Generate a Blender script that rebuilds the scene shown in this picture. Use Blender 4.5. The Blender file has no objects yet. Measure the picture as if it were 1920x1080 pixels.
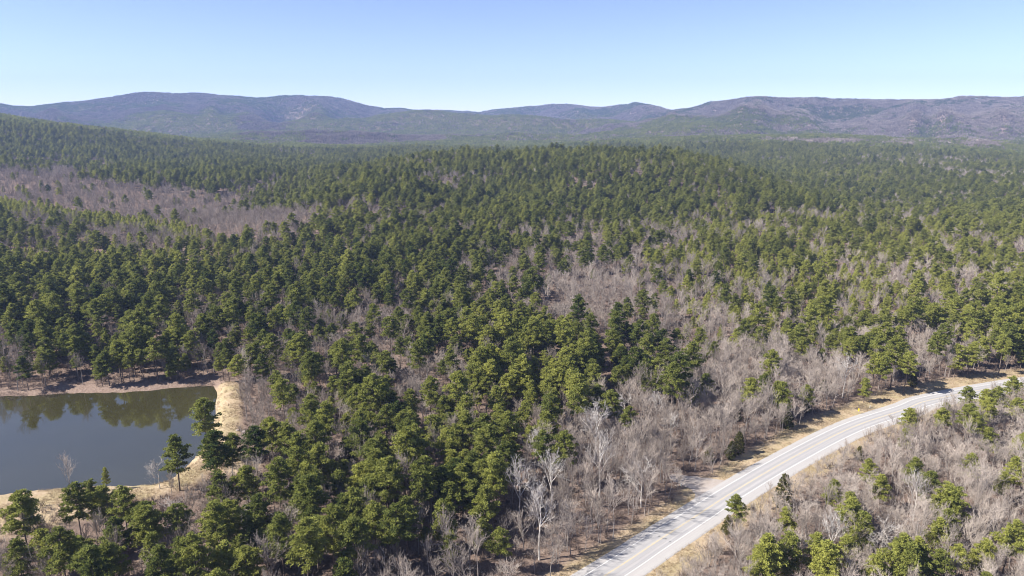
import bpy, math, random
import numpy as np

R = math.radians
random.seed(7)
rng = np.random.default_rng(11)
S = bpy.context.scene
COL = S.collection

# ------------------------------------------------------------------ camera, light, exposure
CAM_H = 122.0
F = 1297.0                       # focal length in pixels of the 1920 wide photograph
PITCH = R(13.9)
cam_d = bpy.data.cameras.new("camera")
cam_d.sensor_width = 36.0
cam_d.lens = F / 1920 * 36.0
cam_d.clip_start = 1.0
cam_d.clip_end = 40000.0
cam = bpy.data.objects.new("camera", cam_d)
cam.location = (0, 0, CAM_H)
cam.rotation_euler = (R(90) - PITCH, 0, 0)
COL.objects.link(cam)
S.camera = cam

SUN_EL, SUN_AZ = 40.0, -102.0    # azimuth measured from +Y towards +X (negative: to the left, a little behind the camera)
W = bpy.data.worlds.new("World")
S.world = W
W.use_nodes = True
wn = W.node_tree.nodes
wl = W.node_tree.links
wn.clear()
wo = wn.new("ShaderNodeOutputWorld")
wb = wn.new("ShaderNodeBackground")
ws = wn.new("ShaderNodeTexSky")
ws.sky_type = 'NISHITA'
ws.sun_disc = False
ws.sun_elevation = R(SUN_EL)
ws.sun_rotation = R(SUN_AZ)
ws.altitude = 200
ws.air_density = 0.55
ws.dust_density = 0.12
ws.ozone_density = 3.0
wb.inputs[1].default_value = 0.090
wt = wn.new("ShaderNodeMix")
wt.data_type = 'RGBA'
wt.blend_type = 'MULTIPLY'
wt.inputs[0].default_value = 1.0
wt.inputs[7].default_value = (1.13, 0.965, 0.95, 1)
wl.new(ws.outputs[0], wt.inputs[6])
wl.new(wt.outputs[2], wb.inputs[0])
wl.new(wb.outputs[0], wo.inputs[0])

sun_d = bpy.data.lights.new("sun", 'SUN')
sun_d.energy = 5.0
sun_d.angle = R(0.53)
sun_d.color = (1.0, 0.95, 0.87)
sun = bpy.data.objects.new("sun", sun_d)
COL.objects.link(sun)
from mathutils import Vector
sdir = Vector((math.sin(R(SUN_AZ)) * math.cos(R(SUN_EL)), math.cos(R(SUN_AZ)) * math.cos(R(SUN_EL)), math.sin(R(SUN_EL))))
sun.rotation_euler = sdir.to_track_quat('Z', 'Y').to_euler()

vs = S.view_settings
vs.view_transform = 'Standard'
vs.look = 'None'
vs.gamma = 1.0
vs.use_curve_mapping = False
vs.exposure = 1.3
S.render.engine = 'CYCLES'
cy = S.cycles
cy.max_bounces = 5
cy.diffuse_bounces = 3
cy.glossy_bounces = 2
cy.transmission_bounces = 2
cy.volume_bounces = 0
cy.transparent_max_bounces = 4
cy.use_denoising = True
cy.filter_width = 1.0
S.render.use_persistent_data = False

HAZE_DENSITY = 0.000078
HAZE_COLOR = (0.42, 0.57, 1.0)

# ------------------------------------------------------------------ small helpers
sP, cP = math.sin(PITCH), math.cos(PITCH)

def at(u, v, z=1.5):
    """photograph pixel -> point of the place on the level z"""
    xn, yn = (u - 960) / F, (v - 540) / F
    d, f = sP + yn * cP, cP - yn * sP
    t = (CAM_H - z) / d
    return (xn * t, f * t)

def project(x, y, z):
    zc = y * cP + (CAM_H - z) * sP
    zc = np.maximum(zc, 1e-3)
    return 960 + F * x / zc, 540 + F * ((CAM_H - z) * cP - y * sP) / zc, zc

def smooth(a, b, t):
    t = np.clip((t - a) / (b - a), 0, 1)
    return t * t * (3 - 2 * t)

def _hash(ix, iy, seed):
    with np.errstate(over='ignore'):
        n = (ix.astype(np.int64) * 374761393 + iy.astype(np.int64) * 668265263 + seed * 974711) & 0x7fffffff
        n = ((n ^ (n >> 13)) * 1274126177) & 0x7fffffff
        n = n ^ (n >> 16)
    return (n & 0xffff) / 65535.0

def vnoise(x, y, seed=0):
    x = np.asarray(x, float); y = np.asarray(y, float)
    ix, iy = np.floor(x), np.floor(y)
    fx, fy = x - ix, y - iy
    fx = fx * fx * (3 - 2 * fx); fy = fy * fy * (3 - 2 * fy)
    a = _hash(ix, iy, seed); b = _hash(ix + 1, iy, seed)
    c = _hash(ix, iy + 1, seed); d = _hash(ix + 1, iy + 1, seed)
    return (a * (1 - fx) + b * fx) * (1 - fy) + (c * (1 - fx) + d * fx) * fy

def fbm(x, y, seed=0, o=4):
    s, a, t = 0, 1.0, 0
    for i in range(o):
        s = s + a * (vnoise(x * 2 ** i, y * 2 ** i, seed + i * 17) * 2 - 1)
        t += a
        a *= 0.5
    return s / t

def seg_dist(px, py, line):
    """distance to an open polyline"""
    best = np.full(px.shape, 1e9)
    for (ax, ay), (bx, by) in zip(line[:-1], line[1:]):
        dx, dy = bx - ax, by - ay
        t = np.clip(((px - ax) * dx + (py - ay) * dy) / (dx * dx + dy * dy), 0, 1)
        best = np.minimum(best, np.hypot(px - ax - t * dx, py - ay - t * dy))
    return best

def seg_side(px, py, line):
    """signed distance to an open polyline, positive to its left"""
    best = np.full(px.shape, 1e9); sgn = np.ones(px.shape)
    for (ax, ay), (bx, by) in zip(line[:-1], line[1:]):
        dx, dy = bx - ax, by - ay
        t = np.clip(((px - ax) * dx + (py - ay) * dy) / (dx * dx + dy * dy), 0, 1)
        d = np.hypot(px - ax - t * dx, py - ay - t * dy)
        s = np.sign(dx * (py - ay) - dy * (px - ax))
        m = d < best
        best = np.where(m, d, best); sgn = np.where(m, s, sgn)
    return best * sgn

def poly_sd(px, py, poly):
    """signed distance to a closed polygon, negative inside"""
    d = seg_dist(px, py, list(poly) + [poly[0]])
    ins = np.zeros(px.shape, bool)
    n = len(poly)
    for i in range(n):
        (ax, ay), (bx, by) = poly[i], poly[(i + 1) % n]
        c = (ay > py) != (by > py)
        xx = (bx - ax) * (py - ay) / (by - ay + 1e-12) + ax
        ins ^= c & (px < xx)
    return np.where(ins, -d, d)

def catmull(pts, n=8):
    out = []
    P = [pts[0]] + list(pts) + [pts[-1]]
    for i in range(1, len(P) - 2):
        p0, p1, p2, p3 = [np.array(P[i + k], float) for k in (-1, 0, 1, 2)]
        for k in range(n):
            t = k / n
            out.append(tuple(0.5 * ((2 * p1) + (p2 - p0) * t + (2 * p0 - 5 * p1 + 4 * p2 - p3) * t * t + (3 * p1 - p0 - 3 * p2 + p3) * t ** 3)))
    out.append(tuple(pts[-1]))
    return out

def offset(line, d):
    out = []
    for i, p in enumerate(line):
        a = line[max(i - 1, 0)]; b = line[min(i + 1, len(line) - 1)]
        dx, dy = b[0] - a[0], b[1] - a[1]
        l = math.hypot(dx, dy)
        out.append((p[0] + dy / l * d, p[1] - dx / l * d))     # positive d: to the right
    return out

def mesh_of(name, V, Fc, mats=(), mi=None):
    me = bpy.data.meshes.new(name)
    me.from_pydata(V, [], Fc)
    for m in mats:
        me.materials.append(m)
    if mi is not None:
        me.polygons.foreach_set("material_index", mi)
    me.update()
    return me

def link(name, data, parent=None):
    o = bpy.data.objects.new(name, data)
    COL.objects.link(o)
    if parent is not None:
        o.parent = parent
    return o

def tag(o, label, cat, group=None):
    o["label"] = label
    o["category"] = cat
    if group:
        o["group"] = group
    return o

# ------------------------------------------------------------------ materials
def mat(name):
    m = bpy.data.materials.new(name)
    m.use_nodes = True
    nt = m.node_tree
    nt.nodes.clear()
    out = nt.nodes.new("ShaderNodeOutputMaterial")
    return m, nt, nt.nodes, nt.links, out

def noise_node(n, l, scale, detail=4, vec=None, rough=0.55):
    t = n.new("ShaderNodeTexNoise")
    t.inputs["Scale"].default_value = scale
    t.inputs["Detail"].default_value = detail
    t.inputs["Roughness"].default_value = rough
    if vec is not None:
        l.new(vec, t.inputs["Vector"])
    return t.outputs["Fac"]

def ramp(n, l, fac, stops):
    r = n.new("ShaderNodeValToRGB")
    e = r.color_ramp.elements
    while len(e) > 1:
        e.remove(e[-1])
    e[0].position, e[0].color = stops[0][0], (*stops[0][1], 1)
    for p, c in stops[1:]:
        k = e.new(p)
        k.color = (*c, 1)
    l.new(fac, r.inputs[0])
    return r.outputs[0]

def mix(n, l, fac, a, b, mode='MIX'):
    m = n.new("ShaderNodeMix")
    m.data_type = 'RGBA'
    m.blend_type = mode
    for sock, val in ((m.inputs[0], fac), (m.inputs[6], a), (m.inputs[7], b)):
        if isinstance(val, (int, float)):
            sock.default_value = val
        elif isinstance(val, tuple):
            sock.default_value = (*val, 1)
        else:
            l.new(val, sock)
    return m.outputs[2]

def mathn(n, l, op, a, b=None, clamp=False):
    m = n.new("ShaderNodeMath")
    m.operation = op
    m.use_clamp = clamp
    for i, val in enumerate((a, b)):
        if val is None:
            continue
        if isinstance(val, (int, float)):
            m.inputs[i].default_value = val
        else:
            l.new(val, m.inputs[i])
    return m.outputs[0]

def attr(n, name, typ='GEOMETRY'):
    a = n.new("ShaderNodeAttribute")
    a.attribute_type = typ
    a.attribute_name = name
    return a.outputs["Fac"]

def leaf_material(name, dark, bright, transl=0.25):
    """foliage or twigs: colour goes with the tree's own tint, varied a little per tree and per tuft"""
    m, nt, n, l, out = mat(name)
    tint = attr(n, "tint", 'INSTANCER')
    vary = attr(n, "vary")
    rnd = n.new("ShaderNodeObjectInfo").outputs["Random"]
    f = mathn(n, l, 'ADD', tint, mathn(n, l, 'MULTIPLY', mathn(n, l, 'SUBTRACT', vary, 0.5), 0.55))
    f = mathn(n, l, 'ADD', f, mathn(n, l, 'MULTIPLY', mathn(n, l, 'SUBTRACT', rnd, 0.5), 0.3), clamp=True)
    c = ramp(n, l, f, [(0.0, dark), (1.0, bright)])
    d = n.new("ShaderNodeBsdfDiffuse")
    l.new(c, d.inputs[0])
    if transl > 0:
        t = n.new("ShaderNodeBsdfTranslucent")
        l.new(c, t.inputs[0])
        ms = n.new("ShaderNodeMixShader")
        ms.inputs[0].default_value = transl
        l.new(d.outputs[0], ms.inputs[1]); l.new(t.outputs[0], ms.inputs[2])
        l.new(ms.outputs[0], out.inputs[0])
    else:
        l.new(d.outputs[0], out.inputs[0])
    return m

def bark_material(name, c0, c1, scale=3.0):
    m, nt, n, l, out = mat(name)
    tc = n.new("ShaderNodeTexCoord").outputs["Object"]
    f = noise_node(n, l, scale, 5, tc)
    c = ramp(n, l, f, [(0.3, c0), (0.7, c1)])
    d = n.new("ShaderNodeBsdfDiffuse")
    l.new(c, d.inputs[0])
    l.new(d.outputs[0], out.inputs[0])
    return m

M_needle = leaf_material("pine_needles", (0.056, 0.084, 0.026), (0.360, 0.365, 0.090), 0.48)
M_cedar = leaf_material("cedar_sprays", (0.034, 0.044, 0.016), (0.130, 0.115, 0.036), 0.2)
M_twig = leaf_material("bare_twigs", (0.160, 0.130, 0.110), (0.500, 0.432, 0.375), 0.0)
M_white = leaf_material("pale_twigs", (0.32, 0.29, 0.265), (0.56, 0.52, 0.485), 0.0)
M_brush = leaf_material("brush_twigs", (0.120, 0.088, 0.074), (0.340, 0.270, 0.225), 0.0)
M_pbark = bark_material("pine_bark", (0.10, 0.075, 0.060), (0.24, 0.185, 0.15))
M_bark = bark_material("grey_bark", (0.17, 0.145, 0.13), (0.36, 0.32, 0.295))
M_wbark = bark_material("pale_bark", (0.30, 0.27, 0.245), (0.64, 0.60, 0.56), 1.2)

# ------------------------------------------------------------------ where things lie (from the photograph's ground pixels)
lane_edge = [at(u, v) for u, v in ((1095, 1080), (1210, 1007), (1280, 963), (1357, 914.5), (1467, 852), (1580, 796), (1680, 762.5))]
lane_edge = [(-120, 41.5), (-50, 103.5)] + lane_edge + [(185, 287), (247, 308.5), (320, 322), (410, 329), (520, 331), (700, 327), (900, 315)]
HALF = 3.65
CENTRE = offset(catmull(lane_edge, 8), HALF)
ROAD_COARSE = CENTRE[:-1:3] + [CENTRE[-1]]
POND = [at(u, v, 0.0) for u, v in ((-520, 772), (-250, 752), (-100, 746), (0, 743), (67, 742), (110, 738), (170, 737), (233, 736), (285, 732), (333, 727), (372, 724), (400, 723),
        (406, 738), (404, 765), (400, 797), (387, 830), (370, 853), (347, 878), (317, 902), (290, 908), (233, 911), (190, 911), (150, 913), (83, 918), (0, 927), (-150, 945), (-380, 965), (-620, 900))]
DAM = [at(u, v) for u, v in ((424, 728), (422, 752), (420, 785), (409, 815), (392, 848), (368, 876), (335, 904))]
DRIVE = [at(u, v) for u, v in ((1366, 903), (1330, 897), (1296, 893), (1262, 889), (1256, 898), (1282, 910), (1300, 922), (1302, 934), (1292, 948), (1310, 943))]
TRAIL = [at(u, v) for u, v in ((1122, 648), (1126, 665), (1131, 690), (1134, 720), (1137, 760), (1140, 800))]
GULLY = [at(u, v) for u, v in ((423, 676), (412, 700), (398, 722))]

SKY_PX = [(-600, 200), (-200, 196), (0, 195), (30, 199), (60, 200), (100, 195), (150, 188), (200, 181), (250, 176), (300, 174), (380, 173.5), (430, 178), (480, 183), (530, 181), (570, 180), (620, 184),
          (660, 192), (720, 206), (760, 203), (800, 204), (850, 208), (900, 211), (930, 204), (980, 200), (1040, 200), (1130, 199), (1195, 192), (1225, 196), (1260, 204), (1290, 200),
          (1330, 191), (1380, 184), (1420, 177.5), (1450, 180), (1480, 183), (1550, 184), (1600, 186), (1700, 186), (1760, 183), (1800, 178), (1850, 179), (1920, 181), (2200, 186), (2600, 195)]
_b, _e = [], []
for u, v in SKY_PX:
    xn, yn = (u - 960) / F, (v - 540) / F
    d, f = sP + yn * cP, cP - yn * sP
    _b.append(math.atan2(xn, f)); _e.append(-d / math.hypot(xn, f))
_b, _e = np.array(_b), np.array(_e)

def crest_dist(b):
    return np.interp(b, [R(-60), R(-35), R(-12), R(-8), R(0), R(9), R(13), R(18), R(36), R(60)], [6500, 6500, 6300, 7000, 7200, 6400, 5400, 5000, 5300, 5600])

def crest_height(b):
    return CAM_H + crest_dist(b) * np.interp(b, _b, _e) - 13.0

def gauss(x, y, cx, cy_, sx, sy, a, rot=0.0):
    c, s = math.cos(rot), math.sin(rot)
    dx, dy = x - cx, y - cy_
    p, q = dx * c + dy * s, -dx * s + dy * c
    return a * np.exp(-0.5 * ((p / sx) ** 2 + (q / sy) ** 2))

def ground_height(x, y, with_pond=True):
    x = np.asarray(x, float); y = np.asarray(y, float)
    r = np.hypot(x, y)
    b = np.arctan2(x, y)
    near = r < 1100
    droad = np.full(x.shape, 1e3); dpond = np.full(x.shape, 1e3); ddam = np.full(x.shape, 1e3)
    if near.any():
        droad[near] = seg_dist(x[near], y[near], ROAD_COARSE)
        dpond[near] = poly_sd(x[near], y[near], POND)
        ddam[near] = seg_dist(x[near], y[near], DAM)
    keep = smooth(22, 90, droad) * smooth(6, 80, dpond)
    h = 1.5 + keep * 1.6 * fbm(x / 70, y / 70, 3) * smooth(0, 60, r)
    h = h + keep * smooth(280, 900, r) * 14.0 * fbm(x / 300, y / 300, 5)
    h = h + gauss(x, y, 70, 1190, 220, 190, 46) + gauss(x, y, 300, 1120, 105, 200, 13) + gauss(x, y, -190, 1080, 150, 200, 7)
    h = h + gauss(x, y, -140, 900, 85, 110, 19) + gauss(x, y, 95, 930, 75, 80, 15) + gauss(x, y, 255, 960, 70, 100, 17) - gauss(x, y, -20, 960, 50, 130, 12) - gauss(x, y, -330, 1080, 90, 200, 12) - gauss(x, y, 490, 1080, 110, 220, 12)
    h = h + gauss(x, y, -150, 800, 120, 150, 7) + gauss(x, y, 220, 790, 140, 130, 5)
    h = h + gauss(x, y, -1900, 1950, 560, 500, 148) + gauss(x, y, -800, 1150, 330, 120, 14, R(-8))
    h = h + gauss(x, y, -560, 760, 300, 70, 8, R(-8))
    h = h + gauss(x, y, 1040, 2600, 560, 420, 44) + gauss(x, y, 1750, 2200, 300, 250, 8)
    h = h + smooth(1500, 3500, r) * 14 * fbm(x / 900, y / 900, 9)
    D, Z = crest_dist(b), crest_height(b)
    wob = 1 + 0.10 * fbm(b * 9, r * 0 + 3.3, 21, 3)
    Wd = 1750 * wob
    t = r - D
    f = np.where(t < 0, np.clip(1 + t / Wd, 0, 1), 1)
    prof = f ** 1.45
    # spurs and hollows run down the front of the range
    spur = 1 - np.abs(fbm(b * 13 + 0.25 * fbm(r / 900, b * 4, 31, 2), r / 2600, 23, 2)) * 2.2
    spur2 = 1 - np.abs(fbm(b * 34, r / 1300, 29, 1)) * 1.6
    lump = (spur * 70 + spur2 * 30 - 36) * np.clip(4 * f * (1 - f), 0, 1) * (t < 0)
    h = h + (prof * (Z - 2.0)) + lump
    back = np.clip(t / 2500, 0, 1)
    h = np.where(t > 0, h - back * 60, h)
    # foothills before the range
    h = h + (1 - f) * (gauss(x, y, -1750, 4600, 1000, 330, 105, R(6)) + gauss(x, y, -520, 4900, 380, 280, 98) + gauss(x, y, 90, 4600, 260, 260, 66) + gauss(x, y, 620, 4400, 240, 240, 70) \
          + gauss(x, y, 1000, 3900, 280, 260, 105) + gauss(x, y, 900, 3350, 190, 170, 42) + gauss(x, y, 2300, 3400, 420, 260, 40) + gauss(x, y, -900, 3500, 500, 200, 30) + gauss(x, y, 300, 3500, 420, 190, 22)) \
          + smooth(2300, 3400, r) * 20 * fbm(x / 420, y / 300, 83, 3)
    if with_pond:
        bank = smooth(0.0, 5.0, dpond)
        h = np.where(dpond < 0, -1.2 * smooth(0, 5, -dpond) - 0.05, np.where(dpond < 5, h * bank + (1 - bank) * (-0.05), h))
        h = np.where(dpond > 0, h + 1.3 * (1 - smooth(3.5, 12, ddam)) * 0.4 * smooth(0, 4, dpond), h)
    return h

# ------------------------------------------------------------------ ground, one sheet out to the horizon
def verge_width(y):
    return np.interp(y, [150, 205, 240, 290, 330], [8.5, 10.5, 13.5, 15.5, 15])

def build_ground():
    bs = np.concatenate([np.linspace(R(-48), R(48), 361), np.linspace(R(48), R(312), 68)[1:-1]])
    nb = len(bs)
    rs = [26.0]
    while rs[-1] < 8800:
        rs.append(rs[-1] * 1.0105)
    rs = np.array(rs)
    B, RR = np.meshgrid(bs, rs)
    X, Y = RR * np.sin(B), RR * np.cos(B)
    Z = ground_height(X.ravel(), Y.ravel())
    V = np.column_stack([X.ravel(), Y.ravel(), Z])
    V = np.vstack([V, [[0, 0, 1.5]]])
    nr = len(rs)
    i, j = np.meshgrid(np.arange(nr - 1), np.arange(nb), indexing='ij')
    j2 = (j + 1) % nb
    q = np.stack([i * nb + j, (i + 1) * nb + j, (i + 1) * nb + j2, i * nb + j2], -1).reshape(-1, 4)[:, ::-1]
    faces = q.tolist() + [[nr * nb, (k + 1) % nb, k] for k in range(nb)]
    me = mesh_of("ground", V.tolist(), faces)
    for p in (me.polygons,):
        p.foreach_set("use_smooth", [True] * len(me.polygons))
    x, y = V[:, 0], V[:, 1]
    r = np.hypot(x, y)
    grass = np.zeros(len(V)); sand = np.zeros(len(V))
    nr_ = r < 1100
    xs, ys = x[nr_], y[nr_]
    side = seg_side(xs, ys, ROAD_COARSE)            # positive: left of the road
    wob = 3.0 * fbm(xs / 14, ys / 14, 41, 3)
    vw = verge_width(ys)
    g = np.where(side > 0, 1 - smooth(vw - 1.5, vw + 2.5, side + 0.7 * wob), 1 - smooth(0, 4, -side + wob - np.interp(ys, [150, 205, 235, 300], [12, 11, 9, 10])))
    dp = poly_sd(xs, ys, POND); dd = seg_dist(xs, ys, DAM)
    nearbank = (ys < at(0, 860)[1])
    g2 = np.where(nearbank, 1 - smooth(9, 17, dp + wob), 0)
    g3 = 1 - smooth(5, 9, dd + 0.5 * wob)
    sd = np.where(~nearbank, 1 - smooth(2, 15, dp + 2.0 * wob), 0) * 0.5
    ruts = (1 - smooth(.5, 1.0, np.abs(dd - 1.1)))
    clear = np.zeros(len(xs))
    for (u, v, rad) in ((437, 868, 10), (40, 955, 16), (120, 945, 12), (556, 432, 9)):
        p = at(u, v)
        clear = np.maximum(clear, 1 - smooth(rad * 0.6, rad * 1.3, np.hypot(xs - p[0], ys - p[1]) + wob))
    grass[nr_] = np.clip(np.maximum.reduce([g, g2, g3, clear]), 0, 1)
    sand[nr_] = np.clip(sd, 0, 1)
    for nm, arr in (("grass", grass), ("sand", sand)):
        a = me.attributes.new(nm, 'FLOAT', 'POINT')
        a.data.foreach_set("value", arr.astype(np.float32))
    m, nt, n, l, out = mat("forest_floor")
    tc = n.new("ShaderNodeTexCoord").outputs["Object"]
    fine = noise_node(n, l, 1.3, 6, tc, 0.7)
    mid = noise_node(n, l, 0.11, 5, tc, 0.6)
    litter = ramp(n, l, fine, [(0.28, (0.090, 0.062, 0.046)), (0.5, (0.180, 0.130, 0.102)), (0.74, (0.31, 0.24, 0.195))])
    litter = mix(n, l, mathn(n, l, 'MULTIPLY', mid, 0.55), litter, (0.175, 0.130, 0.110))
    grs = ramp(n, l, fine, [(0.25, (0.215, 0.160, 0.098)), (0.5, (0.370, 0.285, 0.190)), (0.75, (0.500, 0.410, 0.300))])
    green = ramp(n, l, mid, [(0.42, (0, 0, 0)), (0.60, (1, 1, 1))])
    grs = mix(n, l, mathn(n, l, 'MULTIPLY', green, 0.32), grs, (0.21, 0.20, 0.075))
    red = ramp(n, l, noise_node(n, l, 0.23, 4, tc), [(0.55, (0, 0, 0)), (0.72, (1, 1, 1))])
    grs = mix(n, l, mathn(n, l, 'MULTIPLY', red, 0.18), grs, (0.42, 0.25, 0.155))
    snd = ramp(n, l, fine, [(0.25, (0.15, 0.105, 0.082)), (0.55, (0.285, 0.212, 0.172)), (0.8, (0.42, 0.33, 0.275))])
    c = mix(n, l, attr(n, "sand"), litter, snd)
    c = mix(n, l, attr(n, "grass"), c, grs)
    bp = n.new("ShaderNodeBump")
    bp.inputs["Strength"].default_value = 0.6
    bp.inputs["Distance"].default_value = 0.5
    l.new(fine, bp.inputs["Height"])
    d = n.new("ShaderNodeBsdfDiffuse")
    l.new(c, d.inputs[0]); l.new(bp.outputs[0], d.inputs["Normal"])
    l.new(d.outputs[0], out.inputs[0])
    me.materials.append(m)
    o = link("ground", me)
    o["kind"] = "structure"
    return o

build_ground()

# ------------------------------------------------------------------ pond
def build_pond():
    m, nt, n, l, out = mat("pond_water")
    p = n.new("ShaderNodeBsdfPrincipled")
    tc = n.new("ShaderNodeTexCoord").outputs["Object"]
    murk = ramp(n, l, noise_node(n, l, 0.03, 3, tc), [(0.3, (0.034, 0.031, 0.012)), (0.7, (0.043, 0.039, 0.016))])
    l.new(murk, p.inputs["Base Color"])
    p.inputs["Roughness"].default_value = 0.045
    p.inputs["IOR"].default_value = 2.25
    bp = n.new("ShaderNodeBump")
    bp.inputs["Strength"].default_value = 0.16
    bp.inputs["Distance"].default_value = 0.05
    mp = n.new("ShaderNodeMapping")
    mp.inputs["Scale"].default_value = (0.5, 1.2, 1)
    l.new(tc, mp.inputs[0])
    l.new(noise_node(n, l, 0.9, 3, mp.outputs[0]), bp.inputs["Height"])
    l.new(bp.outputs[0], p.inputs["Normal"])
    l.new(p.outputs[0], out.inputs[0])
    grow = POND
    cx = sum(q[0] for q in grow) / len(grow); cy_ = sum(q[1] for q in grow) / len(grow)
    pts = []
    n_ = len(grow)
    for i in range(n_):                        # widen by 1.5 m so the bank, not the sheet, draws the shore line
        a, b, c = np.array(grow[i - 1]), np.array(grow[i]), np.array(grow[(i + 1) % n_])
        t = (c - a) / np.linalg.norm(c - a)
        nrm = np.array((t[1], -t[0]))
        if poly_sd(np.array([b[0] + nrm[0]]), np.array([b[1] + nrm[1]]), grow)[0] < 0:
            nrm = -nrm
        pts.append(tuple(b + nrm * 1.2) + (0.0,))
    me = mesh_of("pond_water", pts, [list(range(len(pts)))], [m])
    if me.polygons[0].normal.z < 0:
        me.flip_normals()
    o = link("pond_water", me)
    o["kind"] = "structure"

build_pond()

# ------------------------------------------------------------------ highway, its markings, the gravel pull-off
def ribbon(name, line, a, b, z, material, skirt=False, parent=None, dash=None):
    L, Rr = offset(line, a), offset(line, b)
    V, Fc, UV = [], [], []
    s = 0.0
    for i, (p, q) in enumerate(zip(L, Rr)):
        if i:
            s += math.hypot(line[i][0] - line[i - 1][0], line[i][1] - line[i - 1][1])
        V += [(p[0], p[1], z), (q[0], q[1], z)]
        UV += [(a, s), (b, s)]
    n = len(line)
    for i in range(n - 1):
        Fc.append((2 * i, 2 * i + 1, 2 * i + 3, 2 * i + 2))
    if skirt:
        L2, R2 = offset(line, a - 0.5), offset(line, b + 0.5)
        k = len(V)
        for p, q in zip(L2, R2):
            V += [(p[0], p[1], z - 0.14), (q[0], q[1], z - 0.14)]
            UV += [(a - .5, 0), (b + .5, 0)]
        for i in range(n - 1):
            Fc.append((k + 2 * i, 2 * i, 2 * i + 2, k + 2 * i + 2))
            Fc.append((2 * i + 1, k + 2 * i + 1, k + 2 * i + 3, 2 * i + 3))
    me = mesh_of(name, V, Fc, [material])
    uv = me.uv_layers.new(name="across")
    for lp in me.loops:
        uv.data[lp.index].uv = UV[lp.vertex_index]
    o = link(name, me, parent)
    return o

def road_material():
    m, nt, n, l, out = mat("worn_asphalt")
    uv = n.new("ShaderNodeUVMap"); uv.uv_map = "across"
    tc = n.new("ShaderNodeTexCoord").outputs["Object"]
    mp = n.new("ShaderNodeMapping")
    mp.inputs["Scale"].default_value = (1.6, 0.018, 1)
    l.new(uv.outputs[0], mp.inputs[0])
    streak = noise_node(n, l, 1.0, 5, mp.outputs[0], 0.65)
    blot = noise_node(n, l, 0.35, 5, tc, 0.6)
    grain = noise_node(n, l, 9.0, 3, tc)
    sx = n.new("ShaderNodeSeparateXYZ")
    l.new(uv.outputs[0], sx.inputs[0])
    ax = sx.outputs[0]
    # lanes are polished a little darker along the wheel tracks and lighter on the shoulders
    base = ramp(n, l, streak, [(0.3, (0.265, 0.253, 0.250)), (0.5, (0.335, 0.320, 0.316)), (0.72, (0.410, 0.395, 0.388))])
    tr = None
    for c0 in (-2.75, -0.95, 0.95, 2.75):
        d = mathn(n, l, 'ABSOLUTE', mathn(n, l, 'SUBTRACT', ax, c0))
        w = mathn(n, l, 'SUBTRACT', 1.0, mathn(n, l, 'MULTIPLY', d, 1.5), clamp=True)
        tr = w if tr is None else mathn(n, l, 'MAXIMUM', tr, w)
    c = mix(n, l, mathn(n, l, 'MULTIPLY', tr, mathn(n, l, 'MULTIPLY', streak, 1.25)), base, (0.235, 0.235, 0.245))
    sh = mathn(n, l, 'GREATER_THAN', mathn(n, l, 'ABSOLUTE', ax), 3.78)
    c = mix(n, l, mathn(n, l, 'MULTIPLY', sh, 0.5), c, (0.37, 0.345, 0.325))
    c = mix(n, l, mathn(n, l, 'MULTIPLY', ramp(n, l, blot, [(0.5, (0, 0, 0)), (0.75, (1, 1, 1))]), 0.3), c, (0.25, 0.24, 0.235))
    c = mix(n, l, 0.18, c, ramp(n, l, grain, [(0.3, (0.15, 0.15, 0.15)), (0.7, (0.55, 0.54, 0.53))]))
    p = n.new("ShaderNodeBsdfPrincipled")
    l.new(c, p.inputs["Base Color"])
    p.inputs["Roughness"].default_value = 0.85
    p.inputs["Specular IOR Level"].default_value = 0.3
    l.new(p.outputs[0], out.inputs[0])
    return m

def paint(name, col, worn, k=0.45):
    m, nt, n, l, out = mat(name)
    tc = n.new("ShaderNodeTexCoord").outputs["Object"]
    f = ramp(n, l, noise_node(n, l, 1.7, 5, tc, 0.7), [(k, (0, 0, 0)), (k + 0.25, (1, 1, 1))])
    c = mix(n, l, f, col, worn)
    d = n.new("ShaderNodeBsdfPrincipled")
    l.new(c, d.inputs["Base Color"])
    d.inputs["Roughness"].default_value = 0.6
    l.new(d.outputs[0], out.inputs[0])
    return m

M_wpaint = paint("white_road_paint", (0.70, 0.70, 0.68), (0.42, 0.41, 0.40), 0.46)
M_ypaint = paint("yellow_road_paint", (0.60, 0.44, 0.15), (0.40, 0.36, 0.28), 0.40)
ZR = 1.5 + 0.10
road = ribbon("highway", CENTRE, -HALF - 2.2, HALF + 3.1, ZR, road_material(), skirt=True)
road["kind"] = "structure"
ribbon("edge_line", CENTRE, -HALF - 0.06, -HALF + 0.09, ZR + 0.006, M_wpaint, parent=road)
ribbon("edge_line", CENTRE, HALF - 0.09, HALF + 0.06, ZR + 0.006, M_wpaint, parent=road)
ribbon("centre_line", CENTRE, -0.18, -0.07, ZR + 0.006, M_ypaint, parent=road)
ribbon("centre_line", CENTRE, 0.07, 0.18, ZR + 0.006, M_ypaint, parent=road)

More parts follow.
